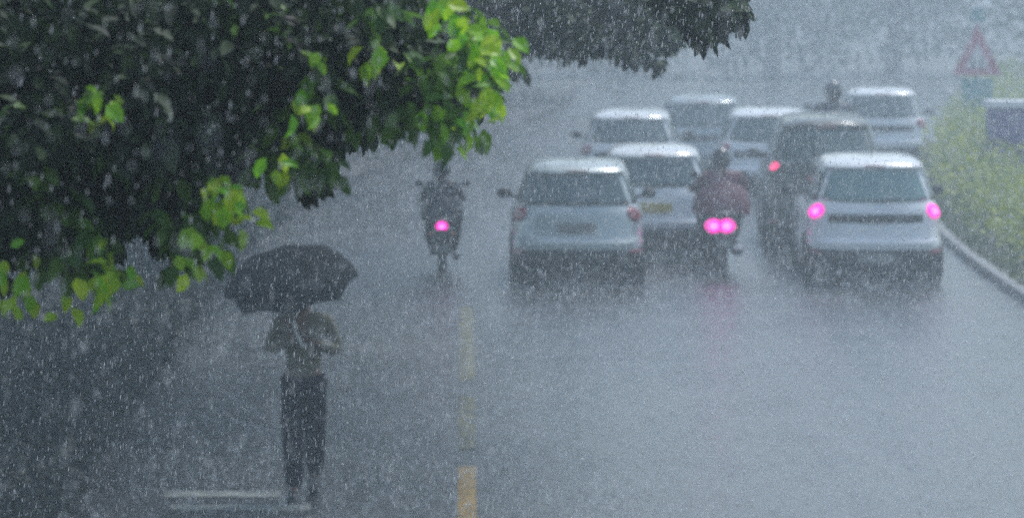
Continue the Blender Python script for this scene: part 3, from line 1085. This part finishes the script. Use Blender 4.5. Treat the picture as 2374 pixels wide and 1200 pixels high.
def person(name, label, loc, rz, J, shirt, trouser, group=None, helmet=None, hands=True, bag=None, coat=False, cape=None):
    """J: joint positions in the person's own space, facing +Y"""
    root = empty(name, loc, rz, label, 'person', group)
    V = Vector
    order = ['pelvis', 'waist', 'chest', 'neck', 'skull', 'crown',
             'shL', 'elL', 'wrL', 'shR', 'elR', 'wrR', 'hiL', 'knL', 'anL', 'toL', 'hiR', 'knR', 'anR', 'toR']
    rad = dict(pelvis=(.135, .10), waist=(.125, .09), chest=(.155, .10), neck=.055, skull=(.075, .088), crown=(.070, .080),
               shL=.058, elL=.042, wrL=.027, shR=.058, elR=.042, wrR=.027, hiL=.085, knL=.057, anL=.040, toL=.032, hiR=.085, knR=.057, anR=.040, toR=.032)
    E = [('pelvis', 'waist'), ('waist', 'chest'), ('chest', 'neck'), ('neck', 'skull'), ('skull', 'crown'), ('chest', 'shL'), ('shL', 'elL'), ('elL', 'wrL'),
         ('chest', 'shR'), ('shR', 'elR'), ('elR', 'wrR'), ('pelvis', 'hiL'), ('hiL', 'knL'), ('knL', 'anL'), ('anL', 'toL'), ('pelvis', 'hiR'), ('hiR', 'knR'), ('knR', 'anR'), ('anR', 'toR')]
    def sk(names, grow=0.0, scale=1.0, over=None, ends=None):
        idx = {k: i for i, k in enumerate(names)}
        vs = [J[k] if not ends or k not in ends else ends[k] for k in names]
        es = [(idx[a], idx[b]) for a, b in E if a in idx and b in idx]
        rr = []
        for k in names:
            q = (over or {}).get(k, rad[k])
            q = q if isinstance(q, tuple) else (q, q)
            rr.append((q[0] * scale + grow, q[1] * scale + grow))
        return skin_mesh(vs, es, rr)
    b = MB()
    add_mesh(b, sk(order))
    for s in ('L', 'R'):
        el, wr = V(J['el' + s]), V(J['wr' + s])
        f = (wr - el).normalized()
        sd = V((1 if s == 'R' else -1, 0, 0.1))
        nrm = V(J.get('palm' + s, (0, 1, -0.4)))
        sd = (sd - f * sd.dot(f)).normalized()
        nrm = (nrm - f * nrm.dot(f))
        nrm = (nrm - sd * nrm.dot(sd)).normalized()
        hand(b, wr, f, sd, nrm, J.get('curl', 0.9))
    # face: nose, ears, lips
    sk_ = V(J['skull'])
    up = (V(J['crown']) - sk_).normalized()
    fw = V((0, 1, 0))
    fw = (fw - up * fw.dot(up)).normalized()
    rt = fw.cross(up)
    c = sk_ + up * .05
    b.tube([c + fw * .07 + up * .015, c + fw * .105 - up * .02, c + fw * .08 - up * .03], [.009, .016, .010], 7)
    b.ball(c + fw * .078 - up * .062, (.024, .012, .008), 8, 6)
    for q in (-1, 1):
        b.ball(c + rt * q * .078 - up * .01, (.012, .022, .032), 8, 6)
    body = b.build('body', M['skin'], root, True)
    for q in (-1, 1):
        MB().ball(c + fw * .082 + rt * q * .030 + up * .012, .012, 8, 6).build('eye', M['sign_black'], root, True)
    # clothes
    top = ['chest', 'waist', 'pelvis', 'shL', 'elL', 'wrL', 'shR', 'elR', 'wrR', 'neck']
    ov = dict(pelvis=(.15, .115), waist=(.142, .105), chest=(.168, .112), neck=.062, shL=.07, shR=.07, elL=.056, elR=.056, wrL=.042, wrR=.042)
    if coat:
        ov.update(pelvis=(.20, .17), waist=(.19, .14), chest=(.19, .13), elL=.075, elR=.075, shL=.085, shR=.085)
    nk = V(J['chest']).lerp(V(J['neck']), 0.82)
    ends = {'neck': nk, 'pelvis': V(J['pelvis']) - V((0, 0, .05)), 'wrL': V(J['elL']).lerp(V(J['wrL']), .9), 'wrR': V(J['elR']).lerp(V(J['wrR']), .9)}
    link_mesh('shirt' if not coat else 'raincoat', sk(top, 0.004, 1.0, ov, ends), shirt, root)
    leg = ['pelvis', 'hiL', 'knL', 'anL', 'hiR', 'knR', 'anR']
    ov2 = dict(pelvis=(.138, .104), hiL=.103, hiR=.103, knL=.088, knR=.088, anL=.074, anR=.074)
    link_mesh('trousers', sk(leg, 0.004, 1.0, ov2), trouser, root)
    for s in ('L', 'R'):
        a, t = V(J['an' + s]), V(J['to' + s])
        d = t - a
        d.z = 0 if abs(d.z) < .12 else d.z
        d.normalize()
        sh = MB()
        heel = a - d * .05 - V((0, 0, .045))
        toe = t + d * .06
        toe.z = min(toe.z, t.z) - .012
        sh.tube([heel - d * .01, heel + d * .04, heel.lerp(toe, .55), toe - d * .02, toe + d * .015], [.035, .055, .055, .048, .022], 10)
        sh.tube([a + V((0, 0, .05)), a - V((0, 0, .04))], [.044, .05], 10)
        sh.build('shoe', M['shoe'], root, True)
    if helmet:
        hm = MB().ball(sk_ + up * .075 - fw * .005, (.135, .155, .15), 18, 12)
        ho_ = hm.build('helmet', helmet, root, True)
        MB().ball(sk_ + up * .055 + fw * .06, (.112, .102, .06), 14, 8).build('visor', M['glass'], ho_, True)
    else:
        hb = MB().ball(sk_ + up * .085 - fw * .018, (.088, .104, .088), 16, 10)
        hb.ball(sk_ + up * .03 - fw * .05, (.074, .06, .075), 12, 8)
        hb.build('hair', M['hair'], root, True)
    if cape:
        cm = MB()
        nr, ns = 9, 28
        for i in range(nr):
            t = i / (nr - 1)
            cc = V(J['neck']).lerp(V(J['pelvis']), t) + V((0, .05 * (1 - t), -.02 - .10 * t))
            for k in range(ns):
                a = 2 * PI * k / ns
                w = 1 + .05 * t * math.sin(a * 7) + .03 * t * math.sin(a * 11 + 1)
                q = .34 + .66 * math.sin(min(1, t * 1.15) * PI / 2)
                cm.v.append((cc.x + math.cos(a) * cape[0] * q * w, cc.y + math.sin(a) * cape[1] * q * w, cc.z + .02 * t * math.sin(a * 5)))
        for i in range(nr - 1):
            for k in range(ns):
                k2 = (k + 1) % ns
                cm.f.append((i * ns + k, i * ns + k2, (i + 1) * ns + k2, (i + 1) * ns + k))
        cm.build('rain_cape', shirt, root, True)
    if bag:
        ch = V(J['chest']).lerp(V(J['waist']), .45) - V((0, .17, 0))
        bg_ = MB().ball(ch, (.17, .10, .24), 14, 10, power=.6).build('backpack', bag, root, True)
        MB().ball(ch - V((0, .085, .07)), (.12, .04, .10), 12, 8, power=.6).build('backpack_pocket', bag, bg_, True)
    return root

# pedestrian walking towards the camera under an umbrella
g = on_ground(694, 1160)
JP = dict(pelvis=(0, 0, .90), waist=(0, .01, 1.06), chest=(0, .01, 1.26), neck=(0, .02, 1.45), skull=(0, .045, 1.53), crown=(0, .045, 1.63),
          shL=(-.185, 0, 1.36), elL=(-.25, .03, 1.12), wrL=(-.10, .24, 1.20), shR=(.185, 0, 1.36), elR=(.25, .02, 1.12), wrR=(.06, .24, 1.27),
          hiL=(-.085, 0, .86), knL=(-.08, -.08, .50), anL=(-.07, -.28, .15), toL=(-.06, -.18, .045), hiR=(.085, 0, .86), knR=(.080, .12, .49), anR=(.07, .12, .085), toR=(.075, .26, .035),
          palmL=(1, .2, 0), palmR=(-1, .2, 0), curl=1.15)
person('person', 'pedestrian in khaki shirt and dark trousers walking under a black umbrella', (g.x + .03, g.y + .2, 0), R(180), JP, M['khaki'], M['trousers'])

# umbrella (its own thing, held by the pedestrian)
uc = at(672, 646, g.y)
ur = empty('umbrella', (g.x - .02, g.y - .05, 1.22), 0, 'open black umbrella tilted over the khaki-shirted pedestrian', 'umbrella')
top = Vector(uc) - ur.location
tilt = Euler((R(20), R(-8.5), 0)).to_matrix()
UR, UH = 0.515, 0.27
def umb(u, a):
    """dome point, u 0..1 from tip to rim, cloth sagging between ribs"""
    k = 8
    f = (a / (2 * PI) * k) % 1.0
    sag = math.sin(PI * f)
    r = UR * math.sin(u * PI / 2 * .98) * (1 - .075 * sag * u * u)
    z = UH * (math.cos(u * PI / 2 * .98)) - .018 * sag * math.sin(PI * u) + .035 * sag * u ** 3 - .07
    return top + tilt @ Vector((r * math.cos(a), r * math.sin(a), z))
for k in range(8):
    pm = MB()
    A = 8
    for lay in (0, 1):
        for i in range(9):
            for j in range(A + 1):
                p = umb(max(.01, i / 8), 2 * PI * (k + j / A * .9999) / 8)
                pm.v.append(tuple(p - tilt @ Vector((0, 0, .003 * lay))))
    q = 9 * (A + 1)
    for lay in (0, 1):
        for i in range(8):
            for j in range(A):
                b_ = lay * q
                pm.f.append((b_ + i * (A + 1) + j, b_ + i * (A + 1) + j + 1, b_ + (i + 1) * (A + 1) + j + 1, b_ + (i + 1) * (A + 1) + j))
    link_mesh('cloth_panel', (lambda me: (me.from_pydata(pm.v, [], pm.f), me)[1])(bpy.data.meshes.new('cloth_panel')), M['umbrella'], ur, True)
    MB().tube([umb(i / 8, 2 * PI * k / 8) - tilt @ Vector((0, 0, .008)) for i in range(9)], .0032, 6).build('rib', M['steel'], ur, True)
    a_ = 2 * PI * k / 8
    MB().tube([top + tilt @ Vector((0, 0, -.12)), umb(.5, a_) - tilt @ Vector((0, 0, .01))], .003, 5).build('stretcher', M['steel'], ur)
grip = Vector((0, -.06, .10))
MB().tube([top + tilt @ Vector((0, 0, UH - .08)), top + tilt @ Vector((0, 0, -.1)), grip], .006, 8).build('shaft', M['steel'], ur, True)
MB().tube([grip + Vector((-.01, 0, .05)), grip, grip + Vector((.03, -.005, -.08)), grip + Vector((.055, -.005, -.13)), grip + Vector((.085, -.005, -.12))], .016, 9).build('handle', M['handle'], ur, True)
MB().tube([top + tilt @ Vector((0, 0, UH - .075)), top + tilt @ Vector((0, 0, UH - .03))], [.009, .004], 8).build('tip', M['black'], ur)

# ------------------------------------------------------------------ scooters and their riders
def make_scooter(name, label, loc, rz, lamps, lamp_mat, group=None):
    root = empty(name, loc, rz, label, 'scooter', group)
    for y in (0.30, 1.55):
        make_wheel(root, (0, y, .245), .245, .11, 1)
    t = MB()
    t.ball((0, .42, .58), (.155, .52, .20), 18, 12, power=.8)
    t.ball((0, .16, .64), (.12, .30, .11), 14, 10, Matrix.Rotation(R(-10), 3, 'X'))
    t.build('tail_body', M['bike'], root, True)
    MB().ball((0, .48, .79), (.15, .50, .07), 16, 10, power=.75).build('seat', M['black'], root, True)
    MB().box((0, 1.05, .30), (.36, .62, .07)).build('footboard', M['black'], root)
    sh = MB()
    for i in range(7):
        u = i / 6
        for k in range(9):
            a = (k / 8 - .5) * 2
            sh.v.append((a * (.20 + .07 * math.sin(PI * u)), 1.36 + .06 * u - .10 * a * a * (1 - .3 * u) - .16 * u, .30 + .62 * u))
    for i in range(6):
        for k in range(8):
            sh.f.append((i * 9 + k, i * 9 + k + 1, (i + 1) * 9 + k + 1, (i + 1) * 9 + k))
    so = sh.build('leg_shield', M['bike'], root, True)
    md = so.modifiers.new('thick', 'SOLIDIFY')
    md.thickness = .03
    MB().tube([(0, 1.55, .25), (0, 1.42, .55), (0, 1.26, .98)], [.035, .035, .03], 10).build('fork', M['galv'], root, True)
    MB().ball((0, 1.30, 1.02), (.13, .10, .09), 12, 8).build('headlight_cowl', M['bike'], root, True)
    hb = MB().tube([(-.34, 1.10, 1.03), (-.2, 1.22, 1.01), (.2, 1.22, 1.01), (.34, 1.10, 1.03)], .016, 8)
    hbo = hb.build('handlebar', M['black'], root, True)
    for s in (-1, 1):
        MB().tube([(s * .22, 1.22, 1.03), (s * .31, 1.20, 1.20)], .006, 6).build('mirror_stem', M['black'], hbo)
        MB().ball((s * .33, 1.19, 1.25), (.06, .02, .045), 10, 8).build('mirror', M['black'], root, True)
        MB().ball((s * .155, .02, .62), (.035, .03, .025), 8, 6).build('indicator', M['lens_amber'], root, True)
    for (lx, lz, lr) in lamps:
        lo = MB().ball((lx, -.10, lz), (lr, .035, lr * .82), 14, 10).build('tail_light', lamp_mat, root, True)
        MB().ball((lx, -.127, lz), (lr * .5, .02, lr * .4), 10, 8).build('bulb', M['brake_hot'], lo, True)
    MB().tube([(0, .05, .60), (0, -.10, .45), (0, -.12, .33)], [.06, .075, .05], 8).build('rear_mudguard', M['black'], root, True)
    MB().box((0, -.155, .44), (.20, .012, .11)).build('number_plate', M['plate'], root)
    MB().tube([(.17, .75, .25), (.19, .35, .27), (.20, -.06, .33)], [.03, .05, .055], 10).build('silencer', M['galv'], root, True)
    MB().ball((0, 1.55, .44), (.075, .26, .09), 12, 8).build('front_mudguard', M['bike'], root, True)
    MB().tube([(-.13, .15, .78), (-.13, -.10, .83), (.13, -.10, .83), (.13, .15, .78)], .012, 7).build('grab_rail', M['galv'], root, True)
    return root

JR = dict(pelvis=(0, .42, .90), waist=(0, .44, 1.05), chest=(0, .50, 1.20), neck=(0, .56, 1.37), skull=(0, .60, 1.42), crown=(0, .61, 1.50),
          shL=(-.19, .52, 1.28), elL=(-.29, .76, 1.10), wrL=(-.33, 1.02, 1.06), shR=(.19, .52, 1.28), elR=(.29, .76, 1.10), wrR=(.33, 1.02, 1.06),
          hiL=(-.12, .45, .87), knL=(-.22, .90, .76), anL=(-.17, .95, .42), toL=(-.17, 1.08, .375), hiR=(.12, .45, .87), knR=(.22, .90, .76), anR=(.17, .95, .42), toR=(.17, 1.08, .375),
          palmL=(0, .2, -1), palmR=(0, .2, -1), curl=1.2)
def rider_pair(px, py, sc_label, r_label, lamps, lamp_mat, shirt, bag=None, coat=False, lift=0.0, wide=1.0, size=1.0, cape=None):
    g = on_ground(px, py)
    rz = bend_yaw(g.y) * .6
    sc_ = make_scooter('scooter', sc_label, (g.x, g.y - .3, 0), rz, lamps, lamp_mat, 'scooters in the traffic')
    sc_.scale = (size,) * 3
    J = {k: (Vector((v[0] * wide, v[1], v[2])) if isinstance(v, tuple) else v) for k, v in JR.items()}
    pr_ = person('person', r_label, (g.x, g.y - .3, lift), rz, J, shirt, M['trousers'], 'scooter riders', M['helmet'], bag=bag, coat=coat, cape=cape)
    pr_.scale = (size,) * 3
rider_pair(1674, 634, 'scooter with twin glowing magenta tail lamps ridden by the red-jacketed rider', 'rider in dull red jacket on the scooter with twin magenta lamps', [(-.14, .66, .115), (.03, .66, .115)], M['brake'], M['red_jacket'], coat=True, wide=1.1, size=.95, cape=(.37, .30))
rider_pair(1025, 640, 'dark scooter with one pink tail lamp alone near the centre line', 'lone rider in dark raincoat near the centre line, left of all cars', [(0, .74, .085)], M['brake'], M['dark_coat'], coat=True, size=.88, wide=.85, cape=(.29, .25))
rider_pair(1930, 466, 'distant dark scooter hidden behind the olive vehicle', 'distant dark rider rising above the olive vehicle', [(0, .7, .05)], M['lens_off'], M['dark_coat'], coat=True, size=1.15, cape=(.29, .24))

# ------------------------------------------------------------------ warning sign and cabinet
sp_ = at(2265, 175, 74.0)
sr = empty('warning_sign', (sp_.x, 74.0, 0.12), 0, 'red and white triangular warning sign with teal plate on a post by the hedge', 'road sign')
zb = sp_.z - .12
MB().tube([(0, .03, -.2), (0, .03, zb + 1.35)], .04, 10).build('post', M['galv'], sr, True)
def tri(side, th, y, z):
    hh = side * 1.04
    v = [(-side / 2, y, z), (side / 2, y, z), (0, y, z + hh), (-side / 2, y + th, z), (side / 2, y + th, z), (0, y + th, z + hh)]
    return MB().add(v, [(0, 1, 2), (5, 4, 3), (0, 3, 4, 1), (1, 4, 5, 2), (2, 5, 3, 0)])
tri(.96, .01, -.03, zb).build('red_border', M['sign_red'], sr)
tri(.46, .006, -.037, zb + .15).build('white_field', M['sign_white'], sr)
for sx in (-.075, .075):
    MB().box((sx, -.043, zb + .23), (.05, .008, .22)).build('symbol_bar', M['sign_black'], sr)
MB().box((0, -.03, zb - .52), (.60, .012, .92)).build('lower_plate', M['sign_teal'], sr)
MB().box((0, -.03, zb + 1.17), (.30, .012, .26)).build('upper_plate', M['sign_teal'], sr)

cbp = at(2292, 235, 60.0)
cr_ = empty('roadside_cabinet', (cbp.x + .62, 60.3, 0.12), 0, 'indigo roadside cabinet with white flat roof behind the hedge', 'cabinet')
hc = cbp.z - .12
MB().box((0, 0, (hc - .10) / 2), (1.16, .58, hc - .10)).build('housing', M['cab_blue'], cr_)
MB().box((0, 0, hc - .05), (1.26, .68, .10), taper=.97).build('roof', M['cab_white'], cr_)
for s in (-1, 1):
    dr = MB().box((s * .28, -.30, (hc - .1) / 2), (.53, .02, hc - .26)).build('door', M['cab_blue'], cr_)
    MB().box((s * .07, -.315, (hc - .1) / 2), (.025, .02, .14)).build('handle', M['chrome'], dr)

# ------------------------------------------------------------------ rain in the air and splashes on the road
def octa(P, r, ln, lean):
    """long little drops: three-sided spindles, blunt end down"""
    n = len(P)
    V = np.empty((n, 4, 3))
    a0 = rng.random(n) * 2 * PI
    for q in range(3):
        a = a0 + q * 2 * PI / 3
        V[:, q, 0] = P[:, 0] + np.cos(a) * r - ln * lean * .5
        V[:, q, 1] = P[:, 1] + np.sin(a) * r
        V[:, q, 2] = P[:, 2] - ln * .5
    V[:, 3] = P + np.stack([ln * lean, ln * 0, ln * 1.3], 1)
    F = np.array([(0, 1, 3), (1, 2, 3), (2, 0, 3), (2, 1, 0)], int)
    co = V.reshape(-1, 3)
    idx = (F.ravel()[None, :] + (np.arange(n) * 4)[:, None]).ravel()
    me = bpy.data.meshes.new('drops')
    me.vertices.add(len(co))
    me.vertices.foreach_set('co', co.astype(np.float32).ravel())
    me.loops.add(len(idx))
    me.loops.foreach_set('vertex_index', idx.astype(np.int32))
    me.polygons.add(n * 4)
    me.polygons.foreach_set('loop_start', (np.arange(n * 4) * 3).astype(np.int32))
    me.update(calc_edges=True)
    return me

def rain_box(n, y0, y1, pad):
    """even fall through the air in front of the footbridge, over the stretch of road ahead"""
    y = (y0 ** 3 + rng.random(n) * (y1 ** 3 - y0 ** 3)) ** (1 / 3)
    x = (rng.random(n) - .5) * (y * .32 + pad) + y * .012
    z = CAM_H - y * .09 + (rng.random(n) - .5) * (y * .18 + pad)
    P = np.stack([x, y, z], 1)
    return P[P[:, 2] > 0.02]
P = np.concatenate([rain_box(42000, 2.0, 15.0, 0.5), rain_box(215000, 36.0, 78.0, 0.6)])
n = len(P)
grow = np.clip((P[:, 1] - 46) / 24, 0, 1)
far = P[:, 1] > 26                       # far drops enlarged to act as haze veiling the distant cars
rad_ = np.where(far, (0.0040 + 0.0030 * rng.random(n)) * (1 + 1.5 * grow), 0.0010 + 0.0014 * rng.random(n))
len_ = np.where(far, 0.010 + 0.014 * rng.random(n), 0.0026 + 0.009 * rng.random(n) ** 3)
ro = link_mesh('rain', octa(P, rad_, len_, np.full(n, 0.10)), M['rain'], None, False)
tag(ro, 'heavy rain drops falling through the whole view, far ones enlarged as a haze veil', 'rain', kind='stuff')

n0 = 12500
yy = 24 + rng.random(n0) * 46
xx = -3.2 + rng.random(n0) * 9.5 + np.array([bend(v) for v in yy])
k = 5
P = np.repeat(np.stack([xx, yy, np.zeros(n0)], 1), k, axis=0)
hgt = np.repeat(0.03 + 0.07 * rng.random(n0), k)
ang = rng.random(n0 * k) * 2 * PI
u = rng.random(n0 * k)
P[:, 0] += np.cos(ang) * hgt * 0.6 * u
P[:, 1] += np.sin(ang) * hgt * 0.6 * u
P[:, 2] = 0.012 + hgt * u
spray = []
for o in [q for q in SC.objects if q.parent is None and q.get('category') in ('car', 'scooter')]:
    w_ = 0.85 if o['category'] == 'car' else 0.3
    m_ = 900 if o['category'] == 'car' else 300
    c_ = np.array(o.matrix_basis.translation)
    spray.append(c_ + np.stack([rng.normal(0, w_ * .7, m_), rng.uniform(-1.2, .5, m_), np.abs(rng.normal(0, .16, m_)) + .01], 1))
P = np.concatenate([P] + spray)
n = len(P)
spo = link_mesh('rain_splash', octa(P, 0.003 + 0.005 * rng.random(n), 0.006 + 0.008 * rng.random(n), np.zeros(n)), M['rain'], None, False)
tag(spo, 'small white rain splashes bouncing off the wet road', 'splash', kind='stuff')

# ------------------------------------------------------------------ haze of rain
hz = MB().box((0, 180, 6.0), (640, 520, 14.6)).build('haze', None)
m = bpy.data.materials.new('rain_haze')
m.use_nodes = True
nt = m.node_tree
nt.nodes.remove(nt.nodes['Principled BSDF'])
pv = nt.nodes.new('ShaderNodeVolumePrincipled')
pv.inputs['Color'].default_value = (0.80, 0.92, 1.0, 1)
pv.inputs['Density'].default_value = HAZE_DENSITY
pv.inputs['Anisotropy'].default_value = 0.4
nt.links.new(pv.outputs[0], nt.nodes['Material Output'].inputs['Volume'])
hz.data.materials.append(m)
tag(hz, 'pale blue-grey haze of falling rain over the whole street', 'haze', kind='stuff')
